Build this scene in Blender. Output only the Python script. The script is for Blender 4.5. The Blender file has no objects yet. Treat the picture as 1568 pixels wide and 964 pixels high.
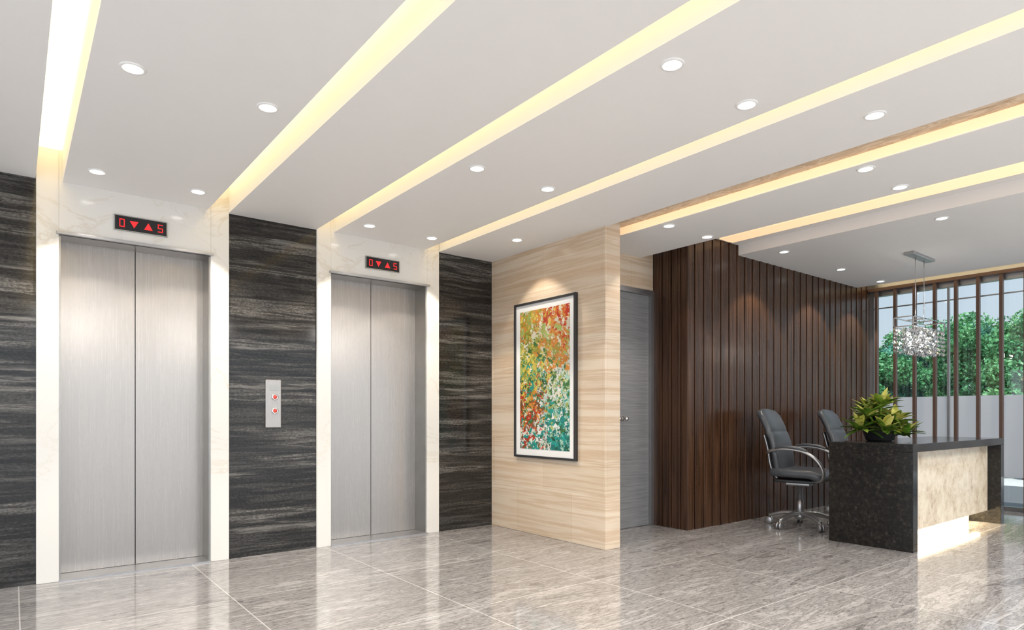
import bpy, math, random
import numpy as np
from mathutils import Vector, Matrix
random.seed(7); np.random.seed(7)
S=bpy.context.scene
COL=S.collection
try:
    S.view_settings.view_transform='Standard'
    S.view_settings.look='None'
except Exception: pass
S.view_settings.exposure=0.5
ZOOM=None

# ------------------------------------------------------------ materials
def new_mat(name):
    m=bpy.data.materials.new(name); m.use_nodes=True
    nt=m.node_tree; b=nt.nodes['Principled BSDF']
    return m,nt,b
def L(nt,a,b): nt.links.new(a,b)
def ramp(nt,fac,stops,interp='LINEAR'):
    r=nt.nodes.new('ShaderNodeValToRGB'); r.color_ramp.interpolation=interp
    e=r.color_ramp.elements
    while len(e)>1: e.remove(e[-1])
    e[0].position=stops[0][0]; e[0].color=(*stops[0][1],1)
    for p,c in stops[1:]:
        x=e.new(p); x.color=(*c,1)
    L(nt,fac,r.inputs['Fac']); return r
def mapped(nt,scale=(1,1,1),loc=(0,0,0),rot=(0,0,0)):
    tc=nt.nodes.new('ShaderNodeTexCoord'); mp=nt.nodes.new('ShaderNodeMapping')
    mp.inputs['Scale'].default_value=scale; mp.inputs['Location'].default_value=loc; mp.inputs['Rotation'].default_value=rot
    L(nt,tc.outputs['Object'],mp.inputs['Vector']); return mp.outputs['Vector']
def noise(nt,vec,scale,detail=6,rough=.55,dist=0):
    n=nt.nodes.new('ShaderNodeTexNoise'); n.inputs['Scale'].default_value=scale
    n.inputs['Detail'].default_value=detail; n.inputs['Roughness'].default_value=rough; n.inputs['Distortion'].default_value=dist
    L(nt,vec,n.inputs['Vector']); return n.outputs['Fac']
def mth(nt,op,a,b=None):
    m=nt.nodes.new('ShaderNodeMath'); m.operation=op
    for i,v in enumerate((a,b)):
        if v is None: continue
        if hasattr(v,'is_output'): L(nt,v,m.inputs[i])
        else: m.inputs[i].default_value=v
    return m.outputs[0]
def mix(nt,fac,a,b,mode='MIX'):
    m=nt.nodes.new('ShaderNodeMix'); m.data_type='RGBA'; m.blend_type=mode
    for i,v in ((0,fac),(6,a),(7,b)):
        if hasattr(v,'is_output') : L(nt,v,m.inputs[i])
        elif i==0: m.inputs[0].default_value=v
        else: m.inputs[i].default_value=(*v,1)
    return m.outputs[2]
def wallvec(nt):
    tc=nt.nodes.new('ShaderNodeTexCoord'); s=nt.nodes.new('ShaderNodeSeparateXYZ'); L(nt,tc.outputs['Object'],s.inputs[0])
    c=nt.nodes.new('ShaderNodeCombineXYZ'); L(nt,mth(nt,'ADD',s.outputs[0],s.outputs[1]),c.inputs[0]); L(nt,s.outputs[2],c.inputs[1]); return c.outputs[0]
def bandvec(nt,sx,sz,warp,wscale,seed=0):
    """coordinates stretched along the wall, wavy in z"""
    tc=nt.nodes.new('ShaderNodeTexCoord'); s=nt.nodes.new('ShaderNodeSeparateXYZ'); L(nt,tc.outputs['Object'],s.inputs[0])
    h=mth(nt,'ADD',s.outputs[0],s.outputs[1])
    w=noise(nt,mapped(nt,(wscale,wscale,wscale*2.2),(seed,0,0)),1.0,4,.6)
    z=mth(nt,'ADD',s.outputs[2],mth(nt,'MULTIPLY',mth(nt,'SUBTRACT',w,.5),warp))
    c=nt.nodes.new('ShaderNodeCombineXYZ'); L(nt,mth(nt,'MULTIPLY',h,sx),c.inputs[0]); L(nt,mth(nt,'MULTIPLY',z,sz),c.inputs[1]); c.inputs[2].default_value=seed
    return c.outputs[0]
def bump(nt,b,h,strength=.2,dist=.01):
    bp=nt.nodes.new('ShaderNodeBump'); bp.inputs['Strength'].default_value=strength; bp.inputs['Distance'].default_value=dist
    L(nt,h,bp.inputs['Height']); L(nt,bp.outputs[0],b.inputs['Normal'])
def simple(name,col,rough=.5,metal=0,emis=None,es=0,var=.06):
    m,nt,b=new_mat(name)
    v=mapped(nt); n=noise(nt,v,8,3)
    r=ramp(nt,n,[(0.3,tuple(c*(1-var) for c in col)),(0.7,tuple(min(1,c*(1+var)) for c in col))])
    L(nt,r.outputs[0],b.inputs['Base Color'])
    b.inputs['Roughness'].default_value=rough; b.inputs['Metallic'].default_value=metal
    if emis: b.inputs['Emission Color'].default_value=(*emis,1); b.inputs['Emission Strength'].default_value=es
    return m

M={}
M['ceil']=simple('ceiling_paint',(.88,.875,.87),.6,var=.005)
M['white']=simple('white_trim',(.88,.88,.87),.4,var=.01)
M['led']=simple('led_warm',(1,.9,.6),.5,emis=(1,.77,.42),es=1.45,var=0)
M['led_glow']=simple('led_warm_glow',(1,.85,.6),.5,emis=(1,.62,.34),es=.55,var=0)  # surface emission standing in for LED glow on cove faces
M['lens']=simple('downlight_lens',(1,1,1),.4,emis=(1,.97,.92),es=6,var=0)
M['chrome']=simple('chrome',(.75,.75,.76),.18,1)
M['silver']=simple('silver_metal',(.46,.46,.47),.32,.9)
M['steel_frame']=simple('steel_frame',(.38,.37,.35),.3,1)
M['black']=simple('black_plastic',(.010,.010,.012),.25)
M['dark']=simple('dark_frame',(.03,.03,.032),.35)
M['red']=simple('red_led',(.6,.02,.02),.4,emis=(1,.012,.02),es=.6)
M['mat']=simple('mat_board',(.82,.82,.81),.6,var=.01)
M['plain']=simple('cream_wall',(.80,.78,.75),.6,var=.02)

# marble white
m,nt,b=new_mat('white_marble'); v=mapped(nt,(1,1,1))
n=noise(nt,v,2.2,8,.6,1.2)
r=ramp(nt,n,[(0,(.76,.74,.69)),(.47,(.78,.76,.72)),(.495,(.66,.60,.51)),(.515,(.78,.76,.72)),(1,(.80,.78,.75))])
n2=noise(nt,v,.9,2); r2=ramp(nt,n2,[(.45,(0,0,0)),(.65,(1,1,1))])
c=mix(nt,r2.outputs[0],(.78,.76,.72),r.outputs[0]); L(nt,c,b.inputs['Base Color']); b.inputs['Roughness'].default_value=.12
M['marble']=m
# black marble: broad soft bands + clusters of pale grainy streaks
m,nt,b=new_mat('black_travertine')
n1=noise(nt,bandvec(nt,.22,4.6,.05,1.9,1.0),1.35,5,.62)
n2=noise(nt,bandvec(nt,.60,11,.035,2.6,4.0),1.6,10,.74)
n3=noise(nt,bandvec(nt,.12,3.6,.04,1.5,9.0),1.6,2,.5)
n4=noise(nt,mapped(nt,(14,14,28)),3,6,.75)
base=ramp(nt,n1,[(.0,(.006,.006,.006)),(.36,(.008,.0075,.007)),(.44,(.045,.042,.038)),(.48,(.012,.011,.010)),(.53,(.022,.0205,.0185)),(.57,(.075,.070,.063)),(.59,(.13,.122,.112)),(.61,(.028,.026,.023)),(.67,(.05,.047,.042)),(.72,(.012,.011,.010))])
gr=ramp(nt,n4,[(.36,(.3,.3,.3)),(.50,(.95,.95,.95)),(.66,(1.9,1.9,1.9))])
st=ramp(nt,n2,[(.49,(0,0,0)),(.56,(.2,.2,.2)),(.60,(.8,.8,.8)),(.63,(.35,.35,.35)),(.70,(.7,.7,.7))])
lo=ramp(nt,n3,[(.45,(.03,.03,.03)),(.53,(.3,.3,.3)),(.58,(1,1,1)),(.66,(.35,.35,.35))])
c=mix(nt,1.0,base.outputs[0],gr.outputs[0],'MULTIPLY')
c=mix(nt,mth(nt,'MULTIPLY',st.outputs[0],lo.outputs[0]),c,(.26,.245,.225)); L(nt,c,b.inputs['Base Color'])
b.inputs['Roughness'].default_value=.10; b.inputs['Specular IOR Level'].default_value=.42; M['blackm']=m
# beige travertine
m,nt,b=new_mat('beige_travertine')
n=noise(nt,bandvec(nt,.22,6.5,.035,1.0,3.0),1.3,7,.62)
r=ramp(nt,n,[(.28,(.56,.38,.24)),(.40,(.66,.52,.38)),(.48,(.73,.62,.49)),(.54,(.62,.47,.33)),(.60,(.74,.63,.50)),(.75,(.77,.68,.56))])
bk=nt.nodes.new('ShaderNodeTexBrick'); L(nt,wallvec(nt),bk.inputs['Vector']); bk.offset=.5
for kk,vv in (('Scale',1),('Brick Width',.78),('Row Height',.46),('Mortar Size',.0018)): bk.inputs[kk].default_value=vv
bk.inputs['Color1'].default_value=(1.01,1.0,1.0,1); bk.inputs['Color2'].default_value=(.92,.90,.87,1); bk.inputs['Mortar'].default_value=(.80,.73,.65,1)
c=mix(nt,1.0,r.outputs[0],bk.outputs['Color'],'MULTIPLY'); L(nt,c,b.inputs['Base Color']); b.inputs['Roughness'].default_value=.22
M['beige']=m
# brown veined soffit
m,nt,b=new_mat('brown_veined_marble')
n=noise(nt,mapped(nt,(5,1.6,1),rot=(0,0,.6)),2.2,8,.65,1.0)
r=ramp(nt,n,[(.3,(.22,.15,.10)),(.44,(.46,.37,.28)),(.5,(.66,.57,.47)),(.56,(.42,.33,.24)),(.7,(.62,.52,.41))]); L(nt,r.outputs[0],b.inputs['Base Color']); b.inputs['Roughness'].default_value=.3
M['brownm']=m
# floor
m,nt,b=new_mat('grey_travertine_floor')
n=noise(nt,mapped(nt,(.8,5,1)),1.7,10,.72,1.1)
nf=noise(nt,mapped(nt,(6,18,1)),3.0,6,.80,.5)
r=ramp(nt,n,[(.25,(.13,.124,.124)),(.40,(.20,.191,.191)),(.46,(.37,.358,.355)),(.51,(.225,.215,.215)),(.58,(.43,.418,.415)),(.66,(.31,.298,.297)),(.8,(.41,.398,.395))])
rf=ramp(nt,nf,[(.38,(.45,.44,.44)),(.48,(1,1,1)),(.58,(1.05,1.05,1.05)),(.68,(1.6,1.6,1.6))])
c=mix(nt,.8,r.outputs[0],rf.outputs[0],'MULTIPLY')
bk=nt.nodes.new('ShaderNodeTexBrick'); L(nt,mapped(nt,loc=(-.03+1.06*8,-2.09+1.06*8,0)),bk.inputs['Vector']); bk.offset=0
for k,vv in (('Scale',1),('Brick Width',1.06),('Row Height',1.06),('Mortar Size',.0036)): bk.inputs[k].default_value=vv
bk.inputs['Color1'].default_value=(1,1,1,1); bk.inputs['Color2'].default_value=(.84,.84,.84,1); bk.inputs['Mortar'].default_value=(1,1,1,1)
c=mix(nt,1.0,c,bk.outputs['Color'],'MULTIPLY')
c=mix(nt,mth(nt,'MULTIPLY',bk.outputs['Fac'],.8),c,(.58,.57,.56)); L(nt,c,b.inputs['Base Color'])
b.inputs['Roughness'].default_value=.085; b.inputs['Specular IOR Level'].default_value=.9
M['floor']=m
# wood
m,nt,b=new_mat('walnut_wood')
n=noise(nt,mapped(nt,(16,16,.7)),1.8,8,.6,.6)
r=ramp(nt,n,[(.3,(.025,.0105,.0050)),(.5,(.057,.026,.0125)),(.7,(.095,.046,.023))]); L(nt,r.outputs[0],b.inputs['Base Color'])
b.inputs['Roughness'].default_value=.27; M['wood']=m
M['wood_dark']=simple('wood_groove',(.008,.004,.0025),.6)
M['fin']=simple('brown_fin',(.10,.055,.038),.4)
# brushed steel
m,nt,b=new_mat('brushed_steel')
n=noise(nt,mapped(nt,(300,300,1.0)),1.5,2,.5)
r=ramp(nt,n,[(.3,(.405,.378,.355)),(.7,(.455,.428,.405))])
L(nt,r.outputs[0],b.inputs['Base Color'])
b.inputs['Metallic'].default_value=.72
rr=ramp(nt,n,[(.3,(.22,)*3),(.7,(.28,)*3)]); L(nt,rr.outputs[0],b.inputs['Roughness'])
bump(nt,b,n,.03,.001); M['steel']=m
# grey door
m,nt,b=new_mat('grey_laminate')
n=noise(nt,mapped(nt,(2,2,60)),1.5,6,.6)
r=ramp(nt,n,[(.3,(.16,.162,.168)),(.7,(.26,.262,.27))]); L(nt,r.outputs[0],b.inputs['Base Color']); b.inputs['Roughness'].default_value=.4
M['greydoor']=m
# granite
m,nt,b=new_mat('dark_granite')
n=noise(nt,mapped(nt),34,6,.75,.3)
r=ramp(nt,n,[(.3,(.007,.006,.0055)),(.52,(.013,.0115,.010)),(.62,(.032,.027,.022)),(.72,(.09,.075,.06))]); L(nt,r.outputs[0],b.inputs['Base Color'])
b.inputs['Roughness'].default_value=.14; b.inputs['Specular IOR Level'].default_value=.32; M['granite']=m
# onyx
m,nt,b=new_mat('cream_onyx')
n=noise(nt,mapped(nt),7,12,.75,.2)
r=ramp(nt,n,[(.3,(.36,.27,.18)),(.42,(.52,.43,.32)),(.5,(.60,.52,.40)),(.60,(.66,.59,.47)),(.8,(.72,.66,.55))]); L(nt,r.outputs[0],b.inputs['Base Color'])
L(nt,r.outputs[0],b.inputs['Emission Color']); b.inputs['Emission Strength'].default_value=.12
b.inputs['Roughness'].default_value=.25; M['onyx']=m
M['leather']=simple('grey_leather',(.055,.061,.070),.32,var=.12)
# glass
m=bpy.data.materials.new('clear_glass'); m.use_nodes=True; nt=m.node_tree; nt.nodes.clear()
o=nt.nodes.new('ShaderNodeOutputMaterial'); t=nt.nodes.new('ShaderNodeBsdfTransparent'); g=nt.nodes.new('ShaderNodeBsdfGlossy'); g.inputs['Roughness'].default_value=.02
t.inputs['Color'].default_value=(.93,.96,.96,1)
mx=nt.nodes.new('ShaderNodeMixShader'); mx.inputs[0].default_value=.06; L(nt,t.outputs[0],mx.inputs[1]); L(nt,g.outputs[0],mx.inputs[2]); L(nt,mx.outputs[0],o.inputs[0]); M['glass']=m
m=bpy.data.materials.new('frosted_glass'); m.use_nodes=True; nt=m.node_tree; nt.nodes.clear()
o=nt.nodes.new('ShaderNodeOutputMaterial'); t=nt.nodes.new('ShaderNodeBsdfTranslucent'); g=nt.nodes.new('ShaderNodeBsdfDiffuse'); t.inputs['Color'].default_value=(.92,.92,.92,1); g.inputs['Color'].default_value=(.80,.80,.80,1)
mx=nt.nodes.new('ShaderNodeMixShader'); mx.inputs[0].default_value=.35; L(nt,t.outputs[0],mx.inputs[1]); L(nt,g.outputs[0],mx.inputs[2]); L(nt,mx.outputs[0],o.inputs[0]); M['frost']=m
m=bpy.data.materials.new('crystal'); m.use_nodes=True; nt=m.node_tree; nt.nodes.clear()
o=nt.nodes.new('ShaderNodeOutputMaterial'); t=nt.nodes.new('ShaderNodeBsdfTransparent'); g=nt.nodes.new('ShaderNodeBsdfGlossy'); g.inputs['Roughness'].default_value=.03; g.inputs['Color'].default_value=(1,1,1,1)
t.inputs['Color'].default_value=(.85,.88,.90,1)
mx=nt.nodes.new('ShaderNodeMixShader'); mx.inputs[0].default_value=.55; L(nt,t.outputs[0],mx.inputs[1]); L(nt,g.outputs[0],mx.inputs[2]); L(nt,mx.outputs[0],o.inputs[0]); M['crystal']=m
def leafmat(name,a,bc,c,sc):
    m,nt,b=new_mat(name); n=noise(nt,mapped(nt),sc,4,.6)
    r=ramp(nt,n,[(.32,a),(.5,bc),(.68,c)]); L(nt,r.outputs[0],b.inputs['Base Color']); b.inputs['Roughness'].default_value=.45
    return m
M['leaf1']=leafmat('leaf_green',(.035,.10,.010),(.10,.20,.018),(.26,.36,.045),9)
M['leaf2']=leafmat('leaf_yellow',(.24,.30,.03),(.52,.50,.10),(.74,.66,.26),9)
M['tree1']=leafmat('tree_foliage_green',(.03,.15,.05),(.09,.32,.12),(.25,.52,.22),1.6)
M['tree2']=leafmat('tree_foliage_deep',(.02,.13,.09),(.05,.25,.17),(.14,.40,.26),1.6)
M['tree3']=leafmat('tree_foliage_autumn',(.14,.24,.08),(.30,.26,.11),(.52,.32,.18),1.6)
M['bark']=simple('bark',(.10,.07,.05),.8)
M['pave']=simple('outdoor_paving',(.60,.60,.60),.8)
M['pave_darkened']=simple('outdoor_darkened_paving',(.14,.145,.155),.6)  # paving colour darkened to dim the ground by the window

# ------------------------------------------------------------ mesh helpers
def obj_from(name,verts,faces,mat=None,parent=None,smooth=False):
    me=bpy.data.meshes.new(name); me.from_pydata([tuple(v) for v in verts],[],faces); me.update()
    o=bpy.data.objects.new(name,me); COL.objects.link(o)
    if mat: me.materials.append(mat)
    if parent: o.parent=parent
    if smooth:
        for p in me.polygons: p.use_smooth=True
    return o
def box_geo(x0,x1,y0,y1,z0,z1):
    v=[(x0,y0,z0),(x1,y0,z0),(x1,y1,z0),(x0,y1,z0),(x0,y0,z1),(x1,y0,z1),(x1,y1,z1),(x0,y1,z1)]
    f=[(0,3,2,1),(4,5,6,7),(0,1,5,4),(1,2,6,5),(2,3,7,6),(3,0,4,7)]
    return v,f
def boxes(name,lst,mat,parent=None,bevel=0):
    V=[];F=[]
    for bx in lst:
        v,f=box_geo(*bx); k=len(V); V+=v; F+=[tuple(i+k for i in q) for q in f]
    o=obj_from(name,V,F,mat,parent)
    if bevel:
        md=o.modifiers.new('bevel','BEVEL'); md.width=bevel; md.segments=2; md.limit_method='ANGLE'
    return o
def box(name,x0,x1,y0,y1,z0,z1,mat,parent=None,bevel=0): return boxes(name,[(x0,x1,y0,y1,z0,z1)],mat,parent,bevel)
def empty(name,loc=(0,0,0),rz=0):
    e=bpy.data.objects.new(name,None); COL.objects.link(e); e.location=loc; e.rotation_euler=(0,0,rz); e.empty_display_size=.1; return e
def lathe(name,prof,mat,parent=None,seg=32,loc=(0,0,0)):
    V=[];F=[];n=len(prof)
    for i in range(seg):
        a=2*math.pi*i/seg
        for r,z in prof: V.append((loc[0]+r*math.cos(a),loc[1]+r*math.sin(a),loc[2]+z))
    for i in range(seg):
        j=(i+1)%seg
        for k in range(n-1): F.append((i*n+k,j*n+k,j*n+k+1,i*n+k+1))
    return obj_from(name,V,F,mat,parent,True)
def tube(name,pts,rad,mat,parent=None,seg=10,flat=1.0,sub=6):
    P=[Vector(p) for p in pts]; Q=[]
    if sub>1 and len(P)>2:
        for i in range(len(P)-1):
            p0=P[max(i-1,0)];p1=P[i];p2=P[i+1];p3=P[min(i+2,len(P)-1)]
            for s in range(sub):
                t=s/sub
                Q.append(.5*((2*p1)+(p2-p0)*t+(2*p0-5*p1+4*p2-p3)*t*t+(3*p1-p0-3*p2+p3)*t**3))
        Q.append(P[-1])
    else: Q=P
    V=[];F=[]; up=Vector((1,0,0))
    for i,q in enumerate(Q):
        d=(Q[min(i+1,len(Q)-1)]-Q[max(i-1,0)]).normalized()
        u=up-d*up.dot(d)
        if u.length<1e-3: u=Vector((0,1,0))-d*d.y
        u.normalize(); w=d.cross(u); up=u
        r=rad(i/(len(Q)-1)) if callable(rad) else rad
        for k in range(seg):
            a=2*math.pi*k/seg; V.append(q+u*math.cos(a)*r*flat+w*math.sin(a)*r)
    for i in range(len(Q)-1):
        for k in range(seg):
            k2=(k+1)%seg; F.append((i*seg+k,i*seg+k2,(i+1)*seg+k2,(i+1)*seg+k))
    F.append(tuple(range(seg))[::-1]); F.append(tuple((len(Q)-1)*seg+k for k in range(seg)))
    return obj_from(name,V,F,mat,parent,True)

# ------------------------------------------------------------ room shell
YS=-3.0; XW=-3.0
box('floor',XW,9.6,YS,6.0,-.08,0,M['floor'])
box('ground_outside',-40,60,-40,50,-.20,-.09,M['pave'])
box('ground_darkened_strip',9.62,13.2,-6,9,-.085,-.03,M['pave_darkened'])  # added strip, coloured dark to tone down the sunlit paving by the window
C=2.77; TOP=3.0; YB=5.43
e=empty('ceiling')
boxes('panels_lobby',[(XW,.122,YS,YB,C,TOP),(.272,1.207,YS,YB,C,TOP),(1.36,2.082,YS,YB,C,TOP),(2.235,3.17,YS,YB,C,TOP),(3.322,4.0,YS,YB,C,TOP)],M['ceil'],e)
boxes('panels_reception',[(4.35,5.12,YS,4.38,C+.015,TOP),(6.2,9.05,YS,3.95,2.89,TOP)],M['ceil'],e)
box('slab_top',XW,9.6,YS,6.0,TOP,3.12,M['ceil'],e)
box('slot_soffit_marble',4.0,4.35,YS,4.38,2.852,TOP,M['brownm'],e)
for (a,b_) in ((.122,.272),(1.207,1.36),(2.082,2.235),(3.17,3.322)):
    box('led_cove_glow',a+.004,b_-.004,YS,YB-.02,TOP-.012,TOP,M['led'])
box('led_cove_glow',4.335,4.349,YS,3.95,2.79,2.850,M['led_glow'])  # slot side face made to emit its warm glow
box('led_cove_glow',5.80,6.03,YS,3.90,TOP-.012,TOP,M['led_glow'])  # emissive band painted where a hidden LED's glow falls on the recess top
box('led_cove_glow',9.12,9.32,YS,3.90,TOP-.012,TOP,M['led'])

boxes('wall_back',[(XW,.124,YB,5.95,0,TOP),(1.362,2.082,YB,5.95,0,TOP),(3.321,3.98,YB,5.95,0,TOP)],M['blackm'])
box('wall_lift_backing',.124,3.321,5.80,5.95,0,TOP,M['plain'])
boxes('wall_art',[(3.98,4.165,3.79,5.95,0,2.85)],M['beige'],bevel=.004)
boxes('wall_door_side',[(4.165,4.31,4.38,4.6,0,2.85),(4.31,5.32,4.38,4.6,2.46,2.85)],M['beige'])
d=empty('door_1',(0,0,0))
boxes('frame',[(4.31,4.345,4.365,4.5,0,2.46),(5.275,5.318,4.365,4.5,0,2.46),(4.345,5.275,4.365,4.5,2.41,2.46)],M['silver'],d)
boxes('leaf',[(4.347,4.808,4.40,4.44,.005,2.408),(4.812,5.273,4.40,4.44,.005,2.408)],M['greydoor'],d)
for x in (4.76,4.865):
    lathe('knob_%d'%(x*100),[(.0,-.0),(.024,0),(.024,.008),(.010,.012),(.010,.04),(.022,.05),(.024,.062),(.014,.075),(0,.077)],M['chrome'],d,20).matrix_local=Matrix.Translation((x,4.40,1.12))@Matrix.Rotation(math.radians(90),4,'X')

w=empty('wall_wood_slats')
box('core',5.335,9.5,3.965,4.6,0,TOP,M['wood_dark'],w)
sl=[]; x=5.325
while x<9.48:
    wd=.10
    sl.append((x,min(x+wd,9.5),3.940,3.97,0,TOP))
    x+=wd+.009
    sl.append((x,min(x+.032,9.5),3.932,3.97,0,TOP))
    x+=.032+.009
boxes('slats_front',sl,M['wood'],w,.002)
y=3.945; s2=[]
while y<4.37:
    s2.append((5.318,5.34,y,min(y+.075,4.38),0,2.87)); y+=.075+.009
    if y<4.35: s2.append((5.310,5.34,y,y+.024,0,2.87)); y+=.033
boxes('slats_side',s2,M['wood'],w,.002)

# ------------------------------------------------------------ elevators
def seg_digit(ch,cx,cz,w,h,t,y):
    on={'0':'abcdef','5':'afgcd'}[ch]; r=[]
    x0,x1=cx-w/2,cx+w/2; z0,z1,zm=cz-h/2,cz+h/2,cz
    g={'a':(x0,x1,z1-t,z1),'d':(x0,x1,z0,z0+t),'g':(x0,x1,zm-t/2,zm+t/2),'f':(x0,x0+t,zm,z1),'e':(x0,x0+t,z0,zm),'b':(x1-t,x1,zm,z1),'c':(x1-t,x1,z0,zm)}
    return [(g[s][0],g[s][1],y-.002,y,g[s][2],g[s][3]) for s in on]
for off in (0,1.958):
    E=empty('elevator',(off+.743,5.43,0))
    def B(n,l,m,bv=0):
        l=[(a-.743,b_-.743,c_-5.43,d_-5.43,e_,f_) for a,b_,c_,d_,e_,f_ in l]
        return boxes(n,l,m,E,bv)
    B('marble_surround',[(.124,.251,5.41,5.80,0,TOP),(1.227,1.362,5.41,5.80,0,TOP),(.251,1.227,5.41,5.80,2.42,TOP)],M['marble'],.003)
    B('door_leaf_left',[(.251,.736,5.635,5.67,.012,2.42)],M['steel'])
    B('door_leaf_right',[(.742,1.227,5.635,5.67,.012,2.42)],M['steel'])
    B('door_shadow_gap',[(.30,1.2,5.675,5.69,.0,2.42)],M['black'])
    B('jamb_liner',[(.251,.262,5.43,5.80,0,2.42),(1.216,1.227,5.43,5.80,0,2.42),(.262,1.216,5.43,5.80,2.405,2.42)],M['steel_frame'])
    B('header_trim',[(.235,1.243,5.385,5.41,2.405,2.425)],M['silver'],.003)
    B('sill',[(.251,1.227,5.40,5.80,0,.010)],M['silver'])
    D=empty('floor_indicator',(off+.747,5.41,2.552))
    def G(n,l,m,bv=0):
        return boxes(n,l,m,D,bv)
    G('panel',[(-.167,.167,-.012,0,-.053,.053)],M['black'],.002)
    G('bezel',[(-.172,.172,-.014,0,.050,.056),(-.172,.172,-.014,0,-.056,-.050),(-.172,-.166,-.014,0,-.05,.05),(.166,.172,-.014,0,-.05,.05)],M['steel_frame'])
    G('digits',seg_digit('0',-.122,0,.034,.058,.006,-.0125)+seg_digit('5',.125,0,.034,.058,.006,-.0125),M['red'])
    V=[(-.074,-.0145,.022),(-.018,-.0145,.022),(-.046,-.0145,-.028),(.018,-.0145,-.026),(.074,-.0145,-.026),(.046,-.0145,.026)]
    obj_from('arrows',V,[(0,2,1),(3,4,5)],M['red'],D)
P=empty('elevator_call_panel',(1.712,5.43,1.25))
boxes('plate',[(-.064,.064,-.014,0,-.20,.20)],M['steel'],P,.004)
btn=simple('button_red',(.5,.05,.04),.4,emis=(1,.05,.03),es=.3)
for z in (.055,-.06):
    o=lathe('button_ring',[(0.0,0),(.027,0),(.027,.008),(.015,.010),(.015,.006)],M['chrome'],P,24); o.matrix_local=Matrix.Translation((.012,-.014,z))@Matrix.Rotation(math.radians(90),4,'X')
    o=lathe('button',[(.014,.006),(.012,.012),(0,.013)],btn,P,24); o.matrix_local=Matrix.Translation((.012,-.014,z))@Matrix.Rotation(math.radians(90),4,'X')
boxes('label_window',[(-.03,.05,-.016,-.014,.11,.15)],M['steel_frame'],P)

# ------------------------------------------------------------ downlights
def downlight(x,y,z,pw=30,r=.043):
    D=empty('recessed_downlight',(x,y,z))
    lathe('trim_ring',[(r,.0),(r,-.006),(r+.010,-.006),(r+.013,0)],M['white'],D,28)
    lathe('lens',[(0,-.003),(r,-.003)],M['lens'],D,28)
    l=bpy.data.lights.new('spot','SPOT'); l.energy=pw; l.color=(1,.91,.79); l.spot_size=math.radians(98); l.spot_blend=.25; l.shadow_soft_size=.025
    o=bpy.data.objects.new('spot',l); COL.objects.link(o); o.parent=D; o.location=(0,0,-.03)
for x in (.44,1.055,2.395,3.01):
    for y in (5.03,3.43,1.86,.28,-1.3): downlight(x,y,C,40 if y>5 else 30)
for y in (4.60,1.5): downlight(3.66,y,C,14)
for x in (4.45,5.0):
    for y in (3.49,1.88,.28): downlight(x,y,C+.015,16)
for x,y in ((6.45,3.55),(7.76,3.56),(8.85,3.56),(6.45,2.09),(6.45,.6),(7.76,.6)): downlight(x,y,2.89)

# ------------------------------------------------------------ painting
A=empty('framed_abstract_painting',(3.98,4.5675,1.497))
hw,hh=.4415,.755; t=.022
boxes('frame',[(-.035,0,-hw,-hw+t,-hh,hh),(-.035,0,hw-t,hw,-hh,hh),(-.035,0,-hw+t,hw-t,hh-t,hh),(-.035,0,-hw+t,hw-t,-hh,-hh+t)],M['dark'],A,.002)
boxes('mat_board',[(-.020,-.002,-hw+t,hw-t,-hh+t,hh-t)],M['mat'],A)
aw,ah=hw-.085,hh-.085
W,H=210,400
img=np.zeros((H,W,3))
OR=(.78,.30,.05);OL=(.42,.38,.05);CR=(.85,.80,.62);WH=(.88,.88,.84);GR=(.06,.20,.05);DG=(.015,.10,.05);TE=(.02,.36,.30);DT=(.01,.18,.17);RD=(.60,.05,.02);LG=(.45,.55,.15);MI=(.45,.68,.55);YE=(.80,.62,.12);BR=(.22,.10,.03)
pal={(0,0):[OR,OR,OL,YE,CR,LG,OL],(0,1):[OR,CR,RD,RD,CR,OR,OR],
(1,0):[OL,LG,GR,OL,YE,CR],(1,1):[CR,OR,OL,LG,OR,OR],
(2,0):[GR,DG,OL,LG,TE,YE],(2,1):[MI,CR,GR,WH,LG,GR],
(3,0):[RD,OR,RD,CR,BR,GR,OR],(3,1):[WH,MI,TE,WH,GR,LG],
(4,0):[WH,RD,BR,CR,WH,TE],(4,1):[TE,DT,TE,MI,DT,DG]}
def pick(x,y):
    row=min(4,max(0,int((1-y)*5+random.gauss(0,.35)))); c=0 if x+random.gauss(0,.12)<.5 else 1
    return random.choice(pal[(row,c)])
yy,xx=np.mgrid[0:H,0:W]
img[:]=(.45,.42,.2)
for i in range(2900):
    f=i/2900
    cx,cy=random.random()*W,random.random()*H
    if f<.3: ln,wd=random.uniform(12,38),random.uniform(7,17)
    elif f<.62: ln,wd=random.uniform(5,18),random.uniform(3,8)
    else: ln,wd=random.uniform(1.5,7),random.uniform(.8,2.8)
    an=random.uniform(0,math.pi) ; R=int(ln+wd+2)
    x0,x1=max(0,int(cx-R)),min(W,int(cx+R)); y0,y1=max(0,int(cy-R)),min(H,int(cy+R))
    if x1<=x0 or y1<=y0: continue
    X=xx[y0:y1,x0:x1]-cx; Y=yy[y0:y1,x0:x1]-cy
    u_=X*math.cos(an)+Y*math.sin(an); v_=-X*math.sin(an)+Y*math.cos(an)
    wob=.25*wd*np.sin(u_*.9+i)+.2*wd*np.sin(u_*.37+2*i)
    msk=(np.abs(u_)<ln)&(np.abs(v_+wob)<wd*(1-(u_/ln)**2*.7))
    img[y0:y1,x0:x1][msk]=np.array(pick(cx/W,cy/H))*random.uniform(.65,.9)
gv=[];gf=[]
for j in range(H):
    for i in range(W):
        gv.append((-.0225,aw-2*aw*i/(W-1),-ah+2*ah*j/(H-1)))
for j in range(H-1):
    for i in range(W-1): a=j*W+i; gf.append((a,a+W,a+W+1,a+1))
cv=obj_from('canvas',gv,gf,None,A)
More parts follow.
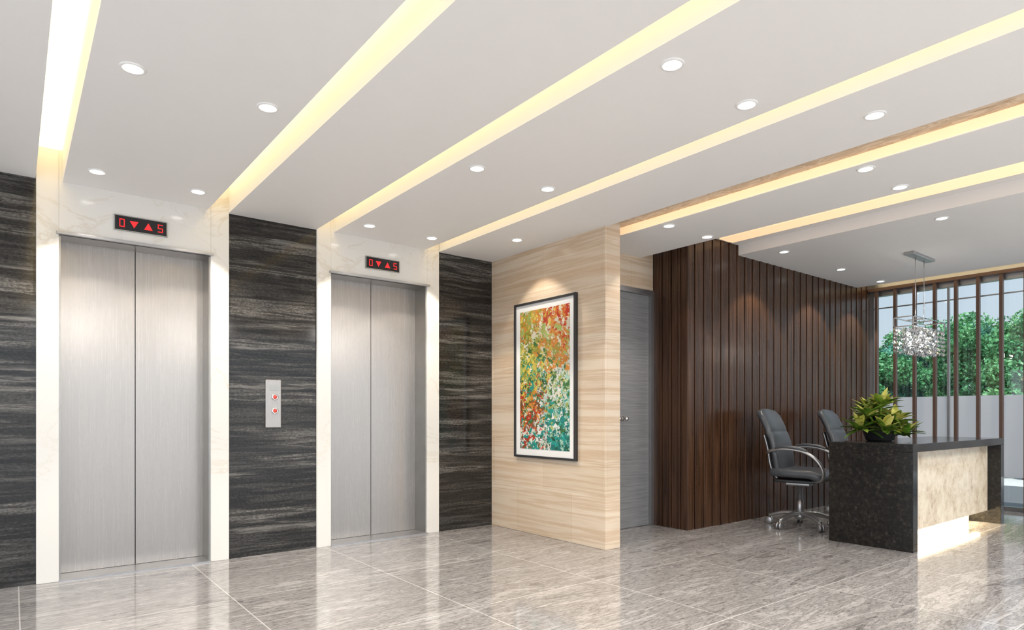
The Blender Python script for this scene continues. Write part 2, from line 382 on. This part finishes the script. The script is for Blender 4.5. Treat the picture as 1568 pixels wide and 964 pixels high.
ca=cv.data.color_attributes.new('paint','FLOAT_COLOR','POINT')
buf=np.ones((W*H,4),dtype=np.float32); buf[:,:3]=np.clip(img.reshape(-1,3),0,1); ca.data.foreach_set('color',buf.ravel())
m,nt,b=new_mat('abstract_paint'); at=nt.nodes.new('ShaderNodeAttribute'); at.attribute_name='paint'; L(nt,at.outputs['Color'],b.inputs['Base Color']); b.inputs['Roughness'].default_value=.3
cv.data.materials.append(m)

# ------------------------------------------------------------ reception desk
K=empty('reception_desk',(7.15,2.48,0))
def KB(n,l,m,bv=0): return boxes(n,[(a-7.15,b_-7.15,c_-2.48,d_-2.48,e_,f_) for a,b_,c_,d_,e_,f_ in l],m,K,bv)
KB('granite_shell',[(5.93,6.03,2.13,2.83,0,.84),(8.27,8.37,2.13,2.83,0,.84),(5.93,8.37,2.13,2.83,.84,.91)],M['granite'],.003)
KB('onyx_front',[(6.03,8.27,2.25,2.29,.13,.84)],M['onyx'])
KB('toe_panel',[(6.03,8.27,2.42,2.45,0,.60)],M['white'])
KB('led_underglow',[(6.05,8.25,2.31,2.36,.135,.15)],simple('led_desk',(1,.9,.6),.5,emis=(1,.78,.46),es=24,var=0))
KB('work_surface',[(6.03,8.27,2.45,2.83,.70,.73)],M['granite'])
KB('drawer_unit',[(7.6,8.2,2.46,2.80,.05,.70)],M['wood'],.004)

# ------------------------------------------------------------ plant
PL=empty('potted_bromeliad_plant',(6.50,2.62,.91)); PL.scale=(1.2,1.2,1.22)
lathe('pot',[(0,.001),(.085,.001),(.10,.01),(.125,.09),(.13,.12),(.118,.12),(.11,.10),(0,.10)],M['dark'],PL)
def leafgeo(V,F,base,az,el,ln,wd,curl):
    n=7; d=Vector((math.cos(az),math.sin(az),0)); s=Vector((-math.sin(az),math.cos(az),0)); p=Vector(base); e_=el; k=len(V)
    for i in range(n):
        t=i/(n-1); w_=wd*math.sin(math.pi*min(1,(.12+t*.88)))**.7*(1 if t<1 else 0)+.001
        up=Vector((-d.x*math.sin(e_),-d.y*math.sin(e_),math.cos(e_)))
        V+= [p-s*w_+up*w_*.35, p, p+s*w_+up*w_*.35]
        p=p+(d*math.cos(e_)+Vector((0,0,math.sin(e_))))*ln/(n-1); e_-=curl/(n-1)
    for i in range(n-1):
        a=k+i*3; F+=[(a,a+1,a+4,a+3),(a+1,a+2,a+5,a+4)]
# several rosettes growing from the pot at different heights
heads=[(0,0,.30),(.12,.02,.22),(-.13,.03,.24),(.03,.13,.20),(-.02,-.12,.20),(.15,-.10,.12),(-.15,-.10,.13),(.08,.10,.28),(-.08,-.04,.32),(.17,.08,.15),(-.18,.08,.14),(.02,-.17,.10)]
for nm,mt,c0 in (('leaves_green',M['leaf1'],0),('leaves_yellow',M['leaf2'],1)):
    V=[];F=[]
    for hx,hy,hz in heads:
        for i in range(13 if c0==0 else 9):
            az=random.random()*6.283
            el=random.uniform(.15,.95) if c0==0 else random.uniform(.5,1.4)
            leafgeo(V,F,(hx,hy,hz-.06),az,el,random.uniform(.13,.19) if c0==0 else random.uniform(.11,.18),random.uniform(.020,.030),random.uniform(.2,.9))
        if c0==0:
            for i in range(4): leafgeo(V,F,(hx*.8,hy*.8,hz*.6),random.random()*6.283,random.uniform(-.4,.3),random.uniform(.12,.18),.026,.5)
    V=[Vector((v.x,v.y,max(v.z,.006))) for v in V]
    obj_from(nm,V,F,mt,PL,True)
for k_,(hx,hy,hz) in enumerate(heads): tube('stem_%d'%k_,[(hx*.2,hy*.2,.09),(hx*.7,hy*.7,.09+(hz-.09)*.5),(hx,hy,hz-.04)],.008,M['leaf1'],PL,6)

# ------------------------------------------------------------ office chairs
def pad(name,fn,nu,nv,th,mat,parent):
    V=[];F=[]
    for j in range(nv+1):
        for i in range(nu+1): V.append(fn(-1+2*i/nu,j/nv))
    for j in range(nv):
        for i in range(nu): a=j*(nu+1)+i; F.append((a,a+1,a+nu+2,a+nu+1))
    o=obj_from(name,V,F,mat,parent,True)
    md=o.modifiers.new('s','SOLIDIFY'); md.thickness=th; md.offset=0
    md=o.modifiers.new('b','SUBSURF'); md.levels=2; md.render_levels=2
    return o
def chair(x,y,rz):
    Cc=empty('office_chair',(x,y,0),rz)   # faces local -Y
    def back(u,v):
        w=.265*(1-.04*v)*(1-.16*max(0,(v-.88)/.12)**2)*(.88+.12*min(1,v/.25))
        z=.57+.65*v-.02*u*u*(v>.9); rec=.19+.20*v-.05*math.sin(v*math.pi)
        stitch=.012*(math.exp(-((v-.33)/.025)**2)+math.exp(-((v-.62)/.025)**2))
        return (u*w, rec-.045*u*u+stitch, z)
    pad('backrest',back,10,26,.062,M['leather'],Cc)
    def seat(u,v):
        w=.265*(1-.10*(2*v-1)**4); yv=-.27+.50*v
        z=.545+.02*u*u-.05*max(0,(.25-v)/.25)**2+.01*v
        return (u*w,yv,z)
    pad('seat_cushion',seat,10,12,.085,M['leather'],Cc)
    boxes('seat_pan',[(-.20,.20,-.20,.20,.465,.50)],M['black'],Cc,.01)
    for s in (-1,1):
        n_='left' if s<0 else 'right'
        tube('armrest_%s'%n_,[(s*.25,.24,.77),(s*.29,.20,.79),(s*.31,.07,.815),(s*.31,-.08,.805),(s*.31,-.19,.765),(s*.30,-.27,.69),(s*.29,-.31,.60),(s*.25,-.28,.52),(s*.16,-.16,.485),(s*.08,-.08,.475)],.015,M['silver'],Cc,10,1.4)
        tube('arm_pad_%s'%n_,[(s*.30,.14,.818),(s*.31,.05,.835),(s*.31,-.08,.825),(s*.31,-.16,.798)],lambda t:.018*(math.sin(math.pi*(.12+.76*t))**.4),M['leather'],Cc,10,1.6)
    tube('back_spine',[(0,.0,.47),(0,.20,.48),(0,.285,.60),(0,.32,.80),(0,.36,.95)],.022,M['silver'],Cc,10,1.8)
    boxes('mechanism',[(-.09,.09,-.12,.12,.43,.47)],M['silver'],Cc,.012)
    lathe('gas_column',[(0,.09),(.035,.09),(.035,.28),(.024,.285),(.024,.43),(0,.43)],M['silver'],Cc,20)
    lathe('hub',[(0,.085),(.045,.085),(.052,.11),(.045,.155),(0,.16)],M['silver'],Cc,20)
    for i in range(5):
        a=i*2*math.pi/5+.3; c_,s_=math.cos(a),math.sin(a)
        tube('base_leg_%d'%(i+1),[(.03*c_,.03*s_,.135),(.16*c_,.16*s_,.135),(.27*c_,.27*s_,.105),(.315*c_,.315*s_,.088)],lambda t:.026-.008*t,M['silver'],Cc,10,1.2)
        for q in (-1,1):
            cx,cy=.315*c_-s_*.018*q,.315*s_+c_*.018*q
            o=lathe('caster_%d_%s'%(i+1,'a' if q<0 else 'b'),[(0,-.013),(.030,-.013),(.038,-.008),(.038,.008),(.030,.013),(0,.013)],M['silver'],Cc,20)
            o.matrix_local=Matrix.Translation((cx,cy,.038))@Matrix.Rotation(a,4,'Z')@Matrix.Rotation(math.radians(90),4,'X')
        lathe('caster_stem_%d'%(i+1),[(0,.03),(.008,.03),(.008,.09),(0,.09)],M['chrome'],Cc,10,(.315*c_,.315*s_,0))
chair(6.42,3.36,math.radians(10))
chair(7.68,3.34,math.radians(8))

# ------------------------------------------------------------ chandelier
H_=empty('crystal_chandelier',(7.78,2.73,2.89))
boxes('canopy',[(-.30,.30,-.05,.05,-.03,0)],M['silver'],H_,.006)
for s in (-.12,.12): tube('cord_%s'%('a' if s<0 else 'b'),[(s,0,-.03),(s,0,-.70)],.004,M['chrome'],H_,8,sub=1)
fr=[]
for z in (-.70,-.80):
    fr+=[(-.44,.44,-.10,-.09,z-.010,z),(-.44,.44,.09,.10,z-.010,z),(-.44,-.43,-.10,.10,z-.010,z),(.43,.44,-.10,.10,z-.010,z),(-.13,-.11,-.10,.10,z-.010,z),(.11,.13,-.10,.10,z-.010,z)]
for x_ in (-.44,.43):
    for y_ in (-.10,.09): fr.append((x_,x_+.01,y_,y_+.01,-.80,-.70))
boxes('frame',fr,M['chrome'],H_)
V=[];F=[]
def octa(c,r,h,rot=0):
    k=len(V); x,y,z=c; c1,s1=math.cos(rot)*r,math.sin(rot)*r
    V.extend([(x+c1,y+s1,z),(x-s1,y+c1,z),(x-c1,y-s1,z),(x+s1,y-c1,z),(x,y,z+h),(x,y,z-h)])
    F.extend([(k,k+1,k+4),(k+1,k+2,k+4),(k+2,k+3,k+4),(k+3,k,k+4),(k+1,k,k+5),(k+2,k+1,k+5),(k+3,k+2,k+5),(k,k+3,k+5)])
for ix in range(21):
    for yy_ in (-.09,0,.09):
        xx_=-.43+.86*ix/20
        for kz in range(6): octa((xx_+random.uniform(-.004,.004),yy_+random.uniform(-.005,.005),-.83-.046*kz),random.uniform(.014,.019),random.uniform(.019,.024),random.random()*1.5)
obj_from('crystal_strands',V,F,M['crystal'],H_)
l=bpy.data.lights.new('bulb','POINT'); l.energy=.9; l.color=(1,.93,.82); l.shadow_soft_size=.03
for s in (-.3,0,.3):
    o=bpy.data.objects.new('bulb',l); COL.objects.link(o); o.parent=H_; o.location=(s,.045,-.90)

# ------------------------------------------------------------ window wall
Wn=empty('window_1')
boxes('frame',[(9.46,9.54,YS,3.95,0,.05),(9.46,9.54,YS,3.95,2.80,TOP),(9.46,9.54,3.89,3.95,.05,2.8)]+[(9.48,9.52,y_-.012,y_+.012,.05,2.8) for y_ in (3.0,2.0,1.0,0,-1,-2)],M['silver'],Wn)
boxes('transom',[(9.49,9.51,YS,3.9,2.63,2.645)],M['silver'],Wn)
box('glass_clear',9.495,9.501,YS,3.9,1.40,2.8,M['glass'],Wn)
box('glass_frosted',9.495,9.505,YS,3.9,.40,1.40,M['frost'],Wn)
box('glass_lower',9.495,9.501,YS,3.9,.05,.40,M['glass'],Wn)
fl=[]; y=3.825
while y>YS: fl.append((9.36,9.42,y-.017,y+.017,0,2.86)); y-=.2352
boxes('window_fins',fl,M['fin'],None,.002)
box('trim_window_head',9.35,9.46,YS,3.92,2.86,2.90,M['fin'])

# ------------------------------------------------------------ trees
def tree(x,y,h,rad,mat,n=20000):
    T=empty('tree',(x,y,-.09))
    tube('trunk',[(0,0,0),(.1,.05,h*.3),(-.05,0,h*.7)],lambda t:.16-.09*t,M['bark'],T,8)
    cl=[(random.gauss(0,rad*.45),random.gauss(0,rad*.55),random.uniform(h*.35,h*.85),random.uniform(.35,.8)*rad*.6) for _ in range(22)]
    cl=np.array(cl); ci=np.random.randint(0,len(cl),n); c_=cl[ci]
    d_=np.random.normal(size=(n,3)); d_/=np.linalg.norm(d_,axis=1)[:,None]
    rr=c_[:,3]*np.random.uniform(.55,1.12,n)
    p=c_[:,:3]+d_*rr[:,None]*np.array([1,1,.75])
    a=np.random.normal(size=(n,3)); a/=np.linalg.norm(a,axis=1)[:,None]
    q=np.random.normal(size=(n,3)); b2=np.cross(a,q); b2/=np.linalg.norm(b2,axis=1)[:,None]
    a*=.045; b2*=.026
    V=np.stack([p-a,p+b2,p+a,p-b2],1).reshape(-1,3)
    F=[(i*4,i*4+1,i*4+2,i*4+3) for i in range(n)]
    obj_from('foliage',V.tolist(),F,mat,T)
tree(15.5,6.6,3.0,1.0,M['tree1']); tree(17,5.3,3.6,1.2,M['tree2']); tree(15.6,4.3,3.4,1.0,M['tree1'])
tree(19,8.2,3.5,1.4,M['tree2']); tree(16,3.0,3.8,1.1,M['tree1']); tree(15.5,3.5,2.3,.35,M['tree3'],6000); tree(20,6.2,4.2,1.5,M['tree1']); tree(18,1.0,4.1,1.5,M['tree2'])

# ------------------------------------------------------------ world + sun
w=bpy.data.worlds.new('World'); S.world=w; w.use_nodes=True; nt=w.node_tree
bg=nt.nodes['Background']; tc=nt.nodes.new('ShaderNodeTexCoord'); sp=nt.nodes.new('ShaderNodeSeparateXYZ'); L(nt,tc.outputs['Generated'],sp.inputs[0])
r=ramp(nt,sp.outputs[2],[(0,(.80,.84,.88)),(.08,(.70,.80,.90)),(.35,(.62,.72,.88)),(1,(.48,.63,.86))]); L(nt,r.outputs[0],bg.inputs['Color'])
# sky is brighter on the sun side (south-west)
dirf=mth(nt,'ADD',mth(nt,'MULTIPLY',sp.outputs[0],-.75),mth(nt,'MULTIPLY',sp.outputs[1],-.66))
mr=nt.nodes.new('ShaderNodeMapRange'); L(nt,dirf,mr.inputs[0]); mr.inputs[1].default_value=-.6; mr.inputs[2].default_value=.7; mr.inputs[3].default_value=.75; mr.inputs[4].default_value=1.4
L(nt,mr.outputs[0],bg.inputs['Strength'])
sl_=bpy.data.lights.new('sun','SUN'); sl_.energy=3.4; sl_.angle=.02; sl_.color=(1,.95,.87)
so=bpy.data.objects.new('sun',sl_); COL.objects.link(so); so.location=(0,-5,12)
so.rotation_euler=Vector((.32,.30,-.95)).to_track_quat('-Z','Y').to_euler()
for i,(x,y) in enumerate(((.7,-1.2),(2.7,-1.6),(-1.6,1.8),(5.0,-1.2),(7.6,-.6))):  # unseen fill panels, added out of view to brighten the interior
    q=empty('fill_light_panel',(x,y,C if x<4 else (C+.015 if x<5.1 else 2.89)))
    boxes('housing',[(-.52,.52,-.32,.32,-.02,0)] if x!=.7 and x!=2.7 and x!=5.0 else [(-.35,.35,-.52,.52,-.02,0)],M['white'],q)
    l=bpy.data.lights.new('panel','AREA'); l.shape='RECTANGLE'; l.size=.68; l.size_y=.6; l.energy=60; l.color=(1,.95,.88)
    o=bpy.data.objects.new('panel',l); COL.objects.link(o); o.parent=q; o.location=(0,0,-.025)

# ------------------------------------------------------------ camera
cd=bpy.data.cameras.new('camera'); co=bpy.data.objects.new('camera',cd); COL.objects.link(co)
co.location=(0,0,1.15); co.rotation_euler=(math.radians(90),0,math.radians(-38.06))
cd.sensor_fit='HORIZONTAL'; cd.sensor_width=36; cd.lens=22.41; cd.shift_y=.0982; cd.clip_start=.05; cd.clip_end=200
if ZOOM:
    cx,cy,k=ZOOM; cd.lens*=k; cd.shift_x=k*(cx-784)/1568; cd.shift_y=k*(.0982+(482-cy)/1568)
S.camera=co
